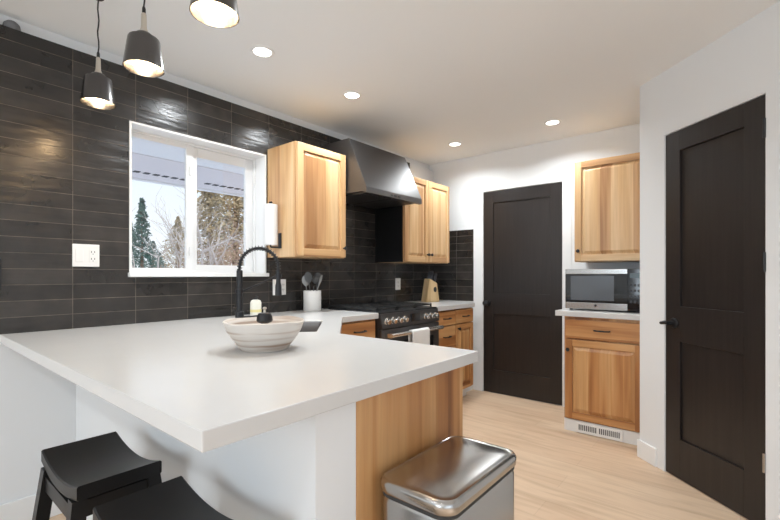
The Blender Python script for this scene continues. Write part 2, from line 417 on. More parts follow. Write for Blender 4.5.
# ------------------------------------------------------------------ doors
def shaker_door(name, width, handle_side, origin, rz, hinge):
    # local: x along width from 0, y = thickness (front at y=0, body to +y)
    root = bpy.data.objects.new(name, None); C.collection.objects.link(root)
    root.location = origin; root.rotation_euler = (0, 0, rz); root['kind'] = 'structure'; ORG[root.name] = Vector((0, 0, 0))
    st = .107; g = .003; b = bmesh.new()
    h = DH-.004
    bx(b, g, st, 0, .035, .006, h, bev=.0015); bx(b, width-st, width-g, 0, .035, .006, h, bev=.0015)
    for z0, z1 in ((.006, .235), (.80, 1.005), (h-.115, h)):
        bx(b, st, width-st, 0, .035, z0, z1, bev=.0015)
    obj('door_frame', b, M['door'], root)
    for z0, z1 in ((.235, .80), (1.005, h-.115)):
        obj('door_panel', box(st-.004, width-st+.004, .013, .026, z0-.004, z1+.004), M['door'], root)
    hx = .055 if handle_side == 0 else .068
    sgn = 1 if handle_side == 0 else -1
    b = bmesh.new()
    lathe(b, [(0, 0), (.030, 0), (.031, .004), (.028, .010), (.012, .012), (.0105, .045), (0, .046)], (hx, 0, .905), 24, Matrix.Rotation(PI/2, 4, 'X'))
    obj_h = obj('door_handle', b, M['matte_black'], root, True)
    return root, hx, sgn
d1, hx, sg = shaker_door('door_1', D1L-D1R, 0, (XB+.002, D1L, 0), -PI/2, None)
lathe_b = bmesh.new()
lathe(lathe_b, [(0, 0), (.012, 0), (.022, .008), (.029, .022), (.028, .036), (.016, .046), (0, .048)], (hx, -.036, .905), 28, Matrix.Rotation(PI/2, 4, 'X'))
obj('door_knob', lathe_b, M['matte_black'], d1, True)
d2, hx, sg = shaker_door('door_2', dw, 1, (CX+DD.x*da-DD.y*.002, CY+DD.y*da+DD.x*.002, 0), ang, None)
b = bmesh.new(); tube(b, [(hx, -.045, .908), (hx-.015, -.05, .908), (hx-.03, -.05, .905), (hx-.047, -.048, .902)], [.012, .0115, .0105, .009], 12)
obj('handle_lever', b, M['matte_black'], d2, True)
for z in (.317, 1.249, 1.87):
    b = bmesh.new(); tube(b, [(dw-.002, -.007, z-.045), (dw-.002, -.007, z+.045)], .007, 10)
    obj('hinge', b, M['steel'] if z < 1 else M['matte_black'], d2, True)
# ------------------------------------------------------------------ window
win = bpy.data.objects.new('window_1', None); C.collection.objects.link(win); win.location = (WX0, YW, WZ0); win['kind'] = 'structure'; ORG[win.name] = Vector((WX0, YW, WZ0))
YI = YW+.125
b = bmesh.new()      # white liner of the recess with a slim face casing
for (x0, x1, z0, z1) in ((WX0, WX0+.012, WZ0, WZ1), (WX1-.012, WX1, WZ0, WZ1), (WX0+.012, WX1-.012, WZ1-.012, WZ1)):
    bx(b, x0, x1, YW-.008, YI+.02, z0, z1, bev=.0015)
obj('window_liner', b, M['trim'], win)
obj('window_sill', box(WX0-.006, WX1+.012, YW-.028, YI+.02, WZ0-.014, WZ0+.012, bev=.004), M['trim'], win)
def ring(bm, x0, x1, z0, z1, w, y0, y1, wt=None, wb=None, wr=None):
    wt = wt or w; wb = wb or w; wr = wr or w
    bx(bm, x0, x0+w, y0, y1, z0, z1, bev=.003); bx(bm, x1-wr, x1, y0, y1, z0, z1, bev=.003)
    bx(bm, x0+w, x1-wr, y0, y1, z0, z0+wb, bev=.003); bx(bm, x0+w, x1-wr, y0, y1, z1-wt, z1, bev=.003)
b = bmesh.new(); ring(b, WX0+.012, WX1-.012, WZ0+.012, WZ1-.012, .014, YI-.02, YI+.05)
obj('window_frame', b, M['vinyl'], win)
b = bmesh.new(); ring(b, WX0+.024, 1.315, WZ0+.024, WZ1-.026, .020, YI-.014, YI+.012, wt=.026, wb=.016, wr=.047)
s1 = obj('window_sash', b, M['vinyl'], win)
obj('pane', box(WX0+.042, 1.270, YI-.001, YI+.004, WZ0+.04, WZ1-.046), M['glass'], s1)
b = bmesh.new(); ring(b, 1.315, WX1-.026, WZ0+.024, WZ1-.026, .030, YI+.002, YI+.03, wt=.062, wb=.04, wr=.056)
s2 = obj('window_sash', b, M['vinyl'], win)
obj('pane', box(1.343, WX1-.080, YI+.012, YI+.017, WZ0+.06, WZ1-.08), M['glass'], s2)
b = bmesh.new(); bx(b, 1.284, 1.296, YI-.026, YI-.0145, WZ0+.12, WZ0+.18, bev=.003); obj('window_latch', b, M['vinyl'], s1)
b = bmesh.new(); bx(b, 1.284, 1.296, YI-.026, YI-.0145, WZ1-.22, WZ1-.16, bev=.003); obj('window_latch', b, M['vinyl'], s1)

# ------------------------------------------------------------------ worktops
R2 = math.sqrt(2)
def ST(s, t): return ((s-t)/R2, (s+t)/R2)
SK = (2.07, 2.57, .155, .53)
def slab(outer, hole, z0, z1):
    t = bmesh.new(); es = []
    for loop in (outer, hole):
        if not loop: continue
        vs = [t.verts.new((x, y, z1)) for x, y in loop]
        es += [t.edges.new((vs[i], vs[(i+1) % len(vs)])) for i in range(len(vs))]
    r = bmesh.ops.triangle_fill(t, use_beauty=True, use_dissolve=False, edges=es)
    fs = [f for f in t.faces]
    ex = bmesh.ops.extrude_face_region(t, geom=fs)
    for v in [g for g in ex['geom'] if isinstance(g, bmesh.types.BMVert)]: v.co.z = z0
    bmesh.ops.recalc_face_normals(t, faces=t.faces[:])
    return t
hole = [ST(*q) for q in rrect(*SK, .02, 4)]
outer = [(.366, .7295), (1.385, .7295), (1.385, 1.445), (1.94, 2.0), (2.300, 2.0), (2.300, YW-.002), (.366, YW-.002)]
o = obj('worktop', slab(outer, hole, CT-.04, CT), M['quartz'])
md = o.modifiers.new('bevel', 'BEVEL'); md.width = .003; md.segments = 2; md.limit_method = 'ANGLE'
tag(o, 'large white quartz worktop of the breakfast bar, running past the sink to the range', 'worktop')
outer2 = [(3.058, 2.0), (3.73, 2.0), (3.73, 2.137), (XB-.002-.010, 2.137), (XB-.012, YW-.002), (3.058, YW-.002)]
b = bmesh.new(); prism(b, outer2, CT-.04, CT, bev=.002)
tag(obj('worktop', b, M['quartz']), 'short white worktop between the range and the far corner, under the knife block', 'worktop')
tag(obj('worktop', box(3.335, XB-.002, CY+.002, 1.10, CT-.04, CT, bev=.003), M['quartz']), 'small white worktop carrying the microwave', 'worktop')

# sink
MS = Matrix.Rotation(PI/4, 4, 'Z')
sc = ST((SK[0]+SK[1])/2, (SK[2]+SK[3])/2)
snk = thing('sink', 'dark steel undermount sink set diagonally in the white worktop corner', 'sink', (sc[0], sc[1], CT-.25), PI/4, local=True)
L2, W2 = (SK[1]-SK[0])/2, (SK[3]-SK[2])/2
rings = []
for k, z in ((-.0025, .243), (-.0025, .15), (.002, .06), (-.008, .03), (-.03, .02)):
    rings.append([(x, y, z) for x, y in rrect(-L2-k, L2+k, -W2-k, W2+k, .03, 5)])
b = bmesh.new(); loft(b, rings[::-1], True, False)
so = obj('basin', b, M['sink'], snk, True); sm = so.modifiers.new('solid', 'SOLIDIFY'); sm.thickness = .002
b = bmesh.new(); lathe(b, [(0, .021), (.03, .021), (.042, .024), (.044, .021)], (0, 0, 0.001), 24); obj('drain', b, M['chrome'], snk, True)

# ------------------------------------------------------------------ cabinets
def pull(bm, c, ax, L=.10, out=(0, -1, 0)):
    c = Vector(c); a = Vector(ax); o = Vector(out)
    pts = [c-a*L/2, c-a*L/2+o*.022, c-a*L*.3+o*.030, c+o*.032, c+a*L*.3+o*.030, c+a*L/2+o*.022, c+a*L/2]
    tube(bm, pts, [.005, .0055, .005, .0065, .005, .0055, .005], 8)
def knob(bm, c, out):
    d = Vector(out); q = Vector((0, 0, 1)).rotation_difference(d).to_matrix().to_4x4()
    lathe(bm, [(0, 0), (.007, 0), (.006, .010), (.013, .018), (.0145, .024), (.010, .029), (0, .030)], c, 16, q)
def raised_door(parent, u0, u1, z0, z1, face, axis, knob_at=None, flat=False, drawer=False, pull_at=None, name='door', tone='wood'):
    """front panel lying on plane `face`; axis 'x': spans X, faces -Y; axis 'y': spans Y, faces -X"""
    th = .020; fw = .052; WZ = M[tone+'_z']; WH = M[tone+('_x' if axis == 'x' else '_y')]
    def P(u, d, z): return (u, face-d, z) if axis == 'x' else (face-d, u, z)
    def B(bm, ua, ub, d0, d1, za, zb, bev=0):
        if axis == 'x': bx(bm, ua, ub, face-d1, face-d0, za, zb, bev)
        else: bx(bm, face-d1, face-d0, ua, ub, za, zb, bev)
    out = (0, -1, 0) if axis == 'x' else (-1, 0, 0)
    ax = (1, 0, 0) if axis == 'x' else (0, 1, 0)
    g = .0015
    if drawer:
        b = bmesh.new(); B(b, u0+g, u1-g, 0, th, z0+g, z1-g, .004)
        d = obj('drawer', b, WH, parent)
        b = bmesh.new(); pull(b, P((u0+u1)/2, th, (z0+z1)/2), ax, out=out); obj('pull', b, M['matte_black'], d, True)
        return d
    # raised centre panel carries the frame pieces
    t = bmesh.new()
    def rect(ua, ub, za, zb, dd): return [P(ua, dd, za), P(ub, dd, za), P(ub, dd, zb), P(ua, dd, zb)]
    i0, i1, j0, j1 = u0+fw, u1-fw, z0+fw, z1-fw
    rs = [rect(i0, i1, j0, j1, .001), rect(i0, i1, j0, j1, .007), rect(i0+.006, i1-.006, j0+.006, j1-.006, .007),
          rect(i0+.030, i1-.030, j0+.030, j1-.030, .017)]
    loft(t, rs); d = obj(name, t, WZ, parent)
    for ua, ub in ((u0+g, u0+fw), (u1-fw, u1-g)):
        b = bmesh.new(); B(b, ua, ub, 0, th, z0+g, z1-g, .002); obj('stile', b, WZ, d)
    for za, zb in ((z0+g, z0+fw), (z1-fw, z1-g)):
        b = bmesh.new(); B(b, u0+fw, u1-fw, 0, th-.0005, za, zb, .002); obj('rail', b, WH, d)
    if knob_at:
        b = bmesh.new(); knob(b, P(knob_at[0], th, knob_at[1]), out); obj('knob', b, M['matte_black'], d, True)
    return d

# peninsula pony wall (white) and end cabinet
struct('wall_peninsula', box(.655, .790, .765, YW-.001, 0, CT-.041), M['white'])
pb = thing('peninsula_cabinet', 'hickory base cabinet forming the wooden end of the breakfast bar, behind the bin', 'cabinet', (1.06, 1.1, 0))
obj('body', box(.792, 1.318, .785, 1.40, .10, CT-.042), M['wood_in'], pb)
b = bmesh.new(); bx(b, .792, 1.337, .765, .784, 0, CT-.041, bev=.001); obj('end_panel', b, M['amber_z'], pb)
obj('toe_kick', box(.80, 1.27, .785, 1.40, 0, .10), M['trim'], pb)
def faceplusx(parent, u0, u1, z0, z1, face, dr):
    b = bmesh.new(); bx(b, face, face+.018, u0+.002, u1-.002, z0, z1, bev=.003)
    d = obj('drawer' if dr else 'door', b, M['warm_lit_y'] if dr else M['amber_z'], parent)
    b = bmesh.new()
    if dr: pull(b, (face+.018, (u0+u1)/2, (z0+z1)/2), (0, 1, 0), out=(1, 0, 0)); obj('pull', b, M['matte_black'], d, True)
    else: knob(b, (face+.018, u0+.03, z1-.04), (1, 0, 0)); obj('knob', b, M['matte_black'], d, True)
faceplusx(pb, .79, 1.095, .70, .86, 1.3185, True); faceplusx(pb, 1.095, 1.40, .70, .86, 1.3185, True)
faceplusx(pb, .79, 1.095, .11, .695, 1.3185, False); faceplusx(pb, 1.095, 1.40, .11, .695, 1.3185, False)
# corner sink cabinet (diagonal front)
cs = thing('sink_cabinet', 'hickory corner cabinet with a diagonal front below the sink', 'cabinet', (1.6, 1.75, 0))
b = bmesh.new()
prism(b, [(1.337, 1.405), (1.337, 1.447), (1.905, 2.015), (1.925, 2.015), (1.925, 2.035), (1.890, 2.035), (1.315, 1.46), (1.315, 1.405)], .10, CT-.042)
obj('face', b, M['wood_z'], cs)
obj('side_panel', box(1.905, 1.925, 2.036, YW-.016, .10, CT-.042), M['wood_z'], cs)
b = bmesh.new(); prism(b, [(1.30, 1.46), (1.86, 2.02), (1.86, 2.04), (1.28, 1.46)], 0, .098); obj('toe_kick', b, M['trim'], cs)
mm = Matrix.Translation((1.621, 1.731, 0)) @ Matrix.Rotation(PI/4, 4, 'Z')
for s in (-1, 1):
    b = bmesh.new(); x0, x1 = (-.33, -.004) if s < 0 else (.004, .33)
    bx(b, x0, x1, -.019, -.0005, .11, .86, bev=.004, mat=mm); d = obj('door', b, M['wood_z'], cs)
    b = bmesh.new(); lathe(b, [(0, 0), (.007, 0), (.006, .010), (.013, .018), (.0145, .024), (.010, .029), (0, .030)], (0, 0, 0), 16, mm @ Matrix.Translation((s*.035, -.019, .8)) @ Matrix.Rotation(PI/2, 4, 'X'))
    obj('knob', b, M['matte_black'], d, True)

def base_unit(label, x0, x1, fronts, name='base_cabinet', group=None):
    t = thing(name, label, 'cabinet', ((x0+x1)/2, 2.33, 0), group=group)
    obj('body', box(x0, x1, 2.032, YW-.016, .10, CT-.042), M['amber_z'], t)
    obj('toe_kick', box(x0, x1, 2.09, YW-.016, 0, .099), M['trim'], t)
    for f in fronts:
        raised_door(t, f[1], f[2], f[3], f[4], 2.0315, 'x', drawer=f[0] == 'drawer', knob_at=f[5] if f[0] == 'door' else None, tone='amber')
    return t
base_unit('hickory base cabinet with drawers left of the range, beside the sink', 1.927, 2.298,
          [('drawer', 1.94, 2.28, .735, .865), ('drawer', 1.94, 2.28, .43, .73), ('drawer', 1.94, 2.28, .115, .425)])
base_unit('hickory drawer base cabinet just right of the range', 3.062, 3.395,
          [('drawer', 3.068, 3.39, .735, .865), ('drawer', 3.068, 3.39, .545, .73), ('drawer', 3.068, 3.39, .335, .54), ('drawer', 3.068, 3.39, .115, .33)])
base_unit('hickory base cabinet with one drawer over one door, nearest the far black door', 3.397, 3.725,
          [('drawer', 3.402, 3.72, .735, .865), ('door', 3.402, 3.72, .115, .73, (3.43, .69))])
struct('trim_3', box(3.727, XB-.001, 2.14, 2.155, 0, CT-.042), M['trim'])

def wall_unit(label, x0, x1, z0, z1, doors, black_left=False):
    t = thing('wall_cabinet', label, 'cabinet', ((x0+x1)/2, 2.45, z0))
    obj('body', box(x0+.0, x1, 2.300, YW-.002, z0, z1), M['wood_z'], t)
    for (a, b_, k) in doors: raised_door(t, a, b_, z0+.004, z1-.004, 2.2995, 'x', knob_at=k)
    if black_left:
        obj('side_panel', box(x0-.010, x0-.0005, 2.300, YW-.002, z0, z1), M['black_paint'], t, label='black side panel')
    return t
wall_unit('light hickory wall cabinet with a single raised-panel door right of the window', 1.795, 2.250, 1.312, 2.088, [(1.797, 2.248, (2.225, 1.385))])
wall_unit('light hickory wall cabinet with two raised-panel doors beyond the range hood', 2.970, 3.720, 1.303, 2.085,
          [(2.972, 3.344, (3.318, 1.378)), (3.346, 3.718, (3.372, 1.378))], True)
# microwave nook cabinets face -X
t = thing('wall_cabinet', 'hickory wall cabinet hanging above the microwave', 'cabinet', (3.79, .78, 1.293))
obj('body', box(3.640, XB-.002, CY+.002, 1.043, 1.293, 2.105), M['wood_z'], t)
raised_door(t, CY+.004, 1.041, 1.297, 2.101, 3.6395, 'y', knob_at=(1.008, 1.38))
t = thing('base_cabinet', 'hickory base cabinet with drawer and door under the microwave', 'cabinet', (3.66, .78, 0))
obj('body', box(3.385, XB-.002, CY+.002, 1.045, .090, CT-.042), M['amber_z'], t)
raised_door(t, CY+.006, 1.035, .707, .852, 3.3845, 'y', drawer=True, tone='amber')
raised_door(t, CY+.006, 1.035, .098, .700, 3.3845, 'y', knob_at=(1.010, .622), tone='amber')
obj('toe_kick', box(3.378, XB-.002, CY+.002, 1.045, 0, .0895), M['trim'], t)
t = thing('floor_register', 'white slotted air vent in the kickboard of the microwave cabinet', 'vent', (3.373, .80, .004))
b = bmesh.new(); bx(b, 3.366, 3.3775, .640, .957, .004, .084, bev=.003); obj('grille', b, M['plastic_white'], t)
for i in range(22):
    y = .664+i*.0128
    if i == 11: continue
    obj('slot', box(3.3645, 3.3665, y-.0032, y+.0032, .026, .066), M['slot'], t)

# ------------------------------------------------------------------ microwave
t = thing('microwave', 'stainless steel microwave oven with dark glass door on the small worktop', 'microwave', (3.66, .79, CT))
b = bmesh.new(); bx(b, 3.47, 3.86, .53, 1.060, CT+.012, 1.232, bev=.004); obj('body', b, M['steel_dark'], t)
dr = obj('door', box(3.454, 3.4695, .6275, 1.060, .9775, 1.1945), M['glass_dark'], t)
obj('door_trim', box(3.452, 3.4695, .6275, 1.060, CT+.012, .977, bev=.002), M['steel_y'], dr, label='stainless steel band')
obj('door_trim', box(3.452, 3.4695, .6275, 1.060, 1.195, 1.232, bev=.002), M['steel_y'], dr, label='stainless steel band')
obj('window', box(3.4525, 3.4538, .715, 1.020, .995, 1.180), plain('mesh_window', (.09, .10, .115), .12, spec=.7), dr)
cp = obj('control_panel', box(3.453, 3.4695, .53, .626, CT+.012, 1.232, bev=.002), M['glass_dark'], t)
obj('display', box(3.4515, 3.453, .545, .612, 1.165, 1.20), plain('display', (.03, .05, .055), .2), cp)
for r in range(4):
    for c in range(3):
        obj('button', box(3.4517, 3.453, .547+c*.025, .563+c*.025, .985+r*.040, 1.003+r*.040), plain('button_grey', (.022, .022, .024), .4) if r == c == 0 else bpy.data.materials['button_grey'], cp)
b = bmesh.new(); lathe(b, [(0, 0), (.009, 0), (.009, .001), (0, .0012)], (3.452, .84, .957), 20, Matrix.Rotation(-PI/2, 4, 'Y')); obj('badge', b, M['matte_black'], dr)
for y in (.56, 1.03):
    for x in (3.50, 3.83):
        b = bmesh.new(); lathe(b, [(0, 0), (.012, 0), (.012, .0125), (0, .0125)], (x, y, CT+.0005), 12); obj('foot', b, M['slot'], t)

# ------------------------------------------------------------------ range
RX0, RX1, RY = 2.306, 3.052, 1.975
t = thing('range', 'black stainless gas range with steel knobs and a steel oven handle', 'stove', ((RX0+RX1)/2, 2.3, 0))
obj('body', box(RX0, RX1, RY+.035, YW-.014, .09, .905, bev=.003), M['steel_dark'], t)
b = bmesh.new(); extrude_yz(b, [(RY+.034, .80), (RY-.005, .80), (RY+.012, .905), (RY+.034, .905)], RX0, RX1, bev=.002); pn = obj('control_panel', b, M['steel_dark'], t)
obj('display', box(2.655, 2.775, RY-.006, RY+.006, .825, .885), M['glass_dark'], pn)
for i, x in enumerate((2.36, 2.43, 2.50, 2.57, 2.855, 2.925, 2.995)):
    b = bmesh.new()
    lathe(b, [(0, 0), (.026, 0), (.026, .006), (.020, .010), (.0195, .032), (.017, .035), (0, .035)], (x, RY+.004, .852), 24, Matrix.Rotation(math.radians(98), 4, 'X'))
    obj('knob', b, M['chrome'], pn, True)
b = bmesh.new(); bx(b, RX0, RX1, RY, RY+.034, .27, .792, bev=.004); od = obj('oven_door', b, M['steel_dark'], t)
obj('oven_glass', box(RX0+.09, RX1-.09, RY-.003, RY, .36, .69), M['glass_dark'], od)
b = bmesh.new(); tube(b, [(RX0+.035, RY-.055, .752), (RX1-.035, RY-.055, .752)], .016, 16)
for x in (RX0+.05, RX1-.05): bx(b, x-.018, x+.018, RY-.058, RY+.001, .735, .768, bev=.004)
obj('oven_handle', b, M['chrome'], od, True)
b = bmesh.new(); bx(b, RX0, RX1, RY+.004, RY+.034, .10, .262, bev=.004); obj('drawer', b, M['steel_dark'], t)
obj('kick_plate', box(RX0+.02, RX1-.02, RY+.06, RY+.1, 0, .089), M['slot'], t)
obj('cooktop', box(RX0+.003, RX1-.003, RY+.02, YW-.016, .9055, .917, bev=.003), M['matte_black'], t)
for gx in (0, 1, 2):
    x0 = RX0+.02+gx*.236; x1 = x0+.232
    b = bmesh.new()
    y0, y1 = RY+.06, YW-.06
    for x in (x0, x1-.012): bx(b, x, x+.012, y0, y1, .932, .945)
    for k in range(5):
        y = y0+k*(y1-y0-.012)/4; bx(b, x0, x1, y, y+.012, .932, .945)
    bx(b, (x0+x1)/2-.005, (x0+x1)/2+.005, y0, y1, .934, .945)
    for x in (x0, x1-.012):
        for y in (y0, y1-.012): bx(b, x, x+.012, y, y+.012, .9172, .933)
    obj('grate', b, M['grate'], t)
for x in (RX0+.135, RX0+.373, RX0+.61):
    for y in (RY+.18, RY+.46):
        b = bmesh.new(); lathe(b, [(0, .9172), (.045, .9172), (.045, .923), (.032, .926), (.032, .930), (0, .931)], (x, y, 0), 20); obj('burner', b, M['grate'], t, True)
# towel over the oven handle
b = bmesh.new()
path = []
for i in range(9): path.append((RY-.055-.019, .40+.352*i/8))
for a in range(1, 8): th = PI-a*PI/8; path.append((RY-.055+.019*math.cos(th), .752+.019*math.sin(th)))
for i in range(7): path.append((RY-.055+.019, .752-.045*i))
nx = 14; x0, x1 = 2.575, 2.80; V = []
for j, (y, z) in enumerate(path):
    row = []
    for i in range(nx+1):
        u = i/nx; w = .004*math.sin(u*PI*5+j*.12)*(1 if j < 9 else .3)*min(1, (8-min(j, 8))/4+.05)
        row.append(b.verts.new((x0+(x1-x0)*u, y+w, z)))
    V.append(row)
for j in range(len(V)-1):
    for i in range(nx): b.faces.new((V[j][i], V[j][i+1], V[j+1][i+1], V[j+1][i]))
o = obj('dish_towel', b, M['cloth'], None, True); sm = o.modifiers.new('s', 'SOLIDIFY'); sm.thickness = .004; sm.offset = 0
tag(o, 'white dish towel hanging over the oven handle of the range', 'towel')

# ------------------------------------------------------------------ hood
HX0, HX1, HY = 2.262, 2.955, 2.085
t = thing('range_hood', 'black stainless sloped range hood above the stove', 'range hood', ((HX0+HX1)/2, 2.35, 1.785))
b = bmesh.new(); extrude_yz(b, [(HY, 1.787), (HY, 1.83), (2.265, 2.215), (YW-.003, 2.215), (YW-.003, 1.83), (YW-.003, 1.80), (HY+.03, 1.80), (HY+.03, 1.787)], HX0, HX1, bev=.0015)
obj('canopy', b, M['steel_dark'], t)
for x0 in (HX0+.03, (HX0+HX1)/2+.005):
    b = bmesh.new(); bx(b, x0, x0+.305, HY+.06, YW-.06, 1.790, 1.7985)
    f = obj('filter', b, M['steel_dark'], t)
for i in range(3):
    b = bmesh.new(); bx(b, 2.54+i*.045, 2.57+i*.045, HY-.003, HY+.001, 1.80, 1.812, bev=.001); obj('button', b, M['slot'], t)

# ------------------------------------------------------------------ pendants
PX = .63; PZ = 1.945
def make_pendant():
    t = thing('pendant_lamp', '', 'lamp', (PX, 2.19, PZ), group='pendant lamps over the breakfast bar')
    o0 = (PX, 2.19, PZ)
    b = bmesh.new(); lathe(b, [(.0675, .0), (.0525, .106), (.050, .111), (.032, .115), (.031, .114), (.050, .105), (.0650, .0), (.0675, 0)], o0, 40); sh = obj('lamp_shade', b, M['gunmetal'], t, True)
    b = bmesh.new(); lathe(b, [(.0648, .002), (.0498, .1045), (.028, .108), (0, .109)], o0, 40); obj('lining', b, M['shade_in'], sh, True, label='white inner lining')
    b = bmesh.new(); lathe(b, [(.036, .1125), (.034, .120), (.024, .130), (.013, .135), (0, .136)], o0, 28); obj('cap', b, M['gunmetal'], t, True)
    b = bmesh.new(); lathe(b, [(.016, .133), (.010, .150), (.0085, .200), (.006, .205), (0, .205)], o0, 20); obj('stem', b, M['brass'], t, True)
    b = bmesh.new(); lathe(b, [(.0065, .204), (.006, .222), (.004, .228), (0, .228)], o0, 16); obj('cord_grip', b, M['matte_black'], t, True)
    z0 = PZ+.226; n = 10
    b = bmesh.new(); tube(b, [(PX+.002*math.sin(i*1.3), 2.19+.002*math.cos(i*1.7), z0+(CE-.009-z0)*i/n) for i in range(n+1)], .003, 8); obj('cord', b, M['matte_black'], t, True)
    b = bmesh.new(); lathe(b, [(0, CE-.0005), (.022, CE-.0005), (.022, CE-.006), (.019, CE-.009), (0, CE-.010)], (PX, 2.19, 0), 32); obj('canopy', b, M['matte_black'], t, True)
    b = bmesh.new(); lathe(b, [(0, .006), (.014, .009), (.023, .019), (.026, .033), (.022, .050), (.014, .065), (.012, .075), (.012, .10), (0, .10)], o0, 24); obj('bulb', b, M['bulb'], t, True)
    return t
p0 = make_pendant()
plab = ['farthest and smallest-looking pendant lamp, gunmetal shade, hanging in front of the black tile',
        'middle pendant lamp of the row, gunmetal shade, above and left of the window',
        'nearest pendant lamp, cut off by the top of the picture, gunmetal shade with white lining']
for i, y in enumerate((2.19, 1.69, 1.179)):
    p = p0 if i == 0 else copy_tree(p0)
    p.location = (PX, y, PZ); p['label'] = plab[i]
    lamp('pendant_light', 'POINT', (PX, y, PZ-.022), PEND_E, (1, .66, .34), shadow_soft_size=.02)

# ------------------------------------------------------------------ recessed downlights
clab = {0: 'recessed ceiling downlight nearest the window, left of the others', 1: 'recessed ceiling downlight between the window and the range hood',
        2: 'recessed ceiling downlight deepest in the room, between the hood and the far black door', 3: 'recessed ceiling downlight above the microwave side, rightmost in view',
        4: 'recessed ceiling downlight cut off by the top edge of the picture'}
cans = [(1.359, 2.03), (2.078, 2.048), (3.472, 2.069), (3.478, 1.168), (1.40, 1.16), (-1.0, .2), (-1.0, 1.6)]
def make_can():
    t = thing('downlight', '', 'ceiling light', (0, 0, CE), group='recessed downlights in the ceiling')
    b = bmesh.new(); lathe(b, [(.047, -.0025), (.050, -.006), (.062, -.005), (.066, -.0005), (.047, -.0005), (.047, -.0025)], (0, 0, CE), 32); obj('trim_ring', b, M['trim'], t, True)
    b = bmesh.new(); lathe(b, [(0, -.003), (.047, -.003), (.047, -.001), (0, -.001)], (0, 0, CE), 28); obj('lens', b, M['can_lens'], t, True)
    return t
c0 = make_can()
for m_ in c0.children:
    for v in m_.data.vertices: pass
ORG_C = Vector((0, 0, CE))
for i, (x, y) in enumerate(cans):
    if i >= 5:  # last two: unseen lamps without fixtures, added to brighten the room
        lamp('downlight_or_fill', 'AREA', (x, y, CE-.012), CAN_E, (.91, .965, 1), shape='DISK', size=.12, spread=math.radians(150)); continue
    p = c0 if i == 0 else copy_tree(c0)
    p.location = (x, y, CE); p['label'] = clab[i]
    lamp('downlight_or_fill', 'AREA', (x, y, CE-.012), CAN_E, (.91, .965, 1), shape='DISK', size=.10, spread=math.radians(150))

# ------------------------------------------------------------------ stools
def make_stool():
    X0, X1, Y0, Y1, Z = .345, .562, 1.372, 1.752, .62
    cx, cy = (X0+X1)/2, (Y0+Y1)/2
    t = thing('bar_stool', '', 'stool', (cx, cy, 0), group='black saddle-seat bar stools')
    b = bmesh.new(); NY = 20; xs = [X0, X0+.006, X1-.006, X1]
    def zt(v): return Z-.030*(1-(2*v-1)**2)**1.0
    prof = []
    rings = []
    for j in range(NY+1):
        v = j/NY; y = Y0+(Y1-Y0)*v; z = zt(v); e = .004
        rings.append([(X0, y, z-e), (X0+e, y, z), (X1-e, y, z), (X1, y, z-e), (X1, y, z-.036), (X1-e, y, z-.04), (X0+e, y, z-.04), (X0, y, z-.036)])
    loft(b, rings); obj('seat', b, M['black_paint'], t, True)
    tops = {}
    for sx in (-1, 1):
        for sy in (-1, 1):
            tx, ty = cx+sx*(.095), cy+sy*.150; bx_, by_ = cx+sx*.160, cy+sy*.215
            zt_ = zt((ty-Y0)/(Y1-Y0))-.038
            tops[(sx, sy)] = (Vector((tx, ty, zt_)), Vector((bx_, by_, 0)))
            b = bmesh.new(); h = .0185
            def sq(c, h): return [(c[0]-h, c[1]-h, c[2]), (c[0]+h, c[1]-h, c[2]), (c[0]+h, c[1]+h, c[2]), (c[0]-h, c[1]+h, c[2])]
            loft(b, [sq((bx_, by_, 0), h), sq((tx, ty, zt_), h)]); obj('leg', b, M['black_paint'], t)
    def at(k, z): a, c = tops[k]; f = (z-c.z)/(a.z-c.z); return c+(a-c)*f
    def bar(name, p, q, w, hgt):
        d = (q-p).normalized(); s = d.cross(Vector((0, 0, 1))).normalized()*w; u = Vector((0, 0, hgt)); b = bmesh.new()
        def r(c): return [c-s-u, c+s-u, c+s+u, c-s+u]
        loft(b, [r(p+d*.019), r(q-d*.019)]); obj(name, b, M['black_paint'], t)
    for a_, b_, n in (((-1, -1), (-1, 1), .526), ((1, -1), (1, 1), .526), ((-1, -1), (1, -1), .541), ((-1, 1), (1, 1), .541)):
        bar('apron', at(a_, n), at(b_, n), .009, .023)
    for a_, b_, z in (((-1, -1), (-1, 1), .30), ((1, -1), (1, 1), .30), ((-1, -1), (1, -1), .18), ((-1, 1), (1, 1), .18)):
        bar('stretcher', at(a_, z), at(b_, z), .010, .016)
    return t, cx, cy
s0, scx, scy = make_stool()
s0['label'] = 'black saddle-seat bar stool farther from the camera, by the left wall, its front legs showing'
s1_ = copy_tree(s0); s1_.location = (scx-.005, scy-.53, 0)
s1_['label'] = 'nearer black saddle-seat bar stool, cut off by the bottom edge of the picture'

# ------------------------------------------------------------------ bin
t = thing('trash_can', 'rectangular brushed steel step bin with rounded corners beside the wooden bar end', 'bin', (1.02, .62, 0))
bx0, bx1, by0, by1 = .833, 1.238, .508, .742
def rr(k, z, r=.045):
    return [(x, y, z) for x, y in rrect(bx0+k, bx1-k, by0+k, by1-k, r-k*.5, 8)]
b = bmesh.new(); loft(b, [rr(.006, .012), rr(.006, .605), rr(.010, .612)]); obj('body', b, M['steel'], t, True)
b = bmesh.new(); loft(b, [rr(.010, 0), rr(.003, .004), rr(.003, .0115)]); obj('base_ring', b, M['slot'], t, True)
b = bmesh.new(); loft(b, [rr(.010, .6125), rr(.005, .616), rr(.005, .624), rr(.010, .625)]); obj('seal', b, M['slot'], t, True)
b = bmesh.new(); loft(b, [rr(.004, .6255), rr(.001, .630), rr(.0, .650), rr(.004, .657), rr(.010, .660), rr(.016, .6575), rr(.03, .660), rr(.06, .665, .06), rr(.085, .667, .065)])
obj('lid', b, M['steel_y'], t, True)
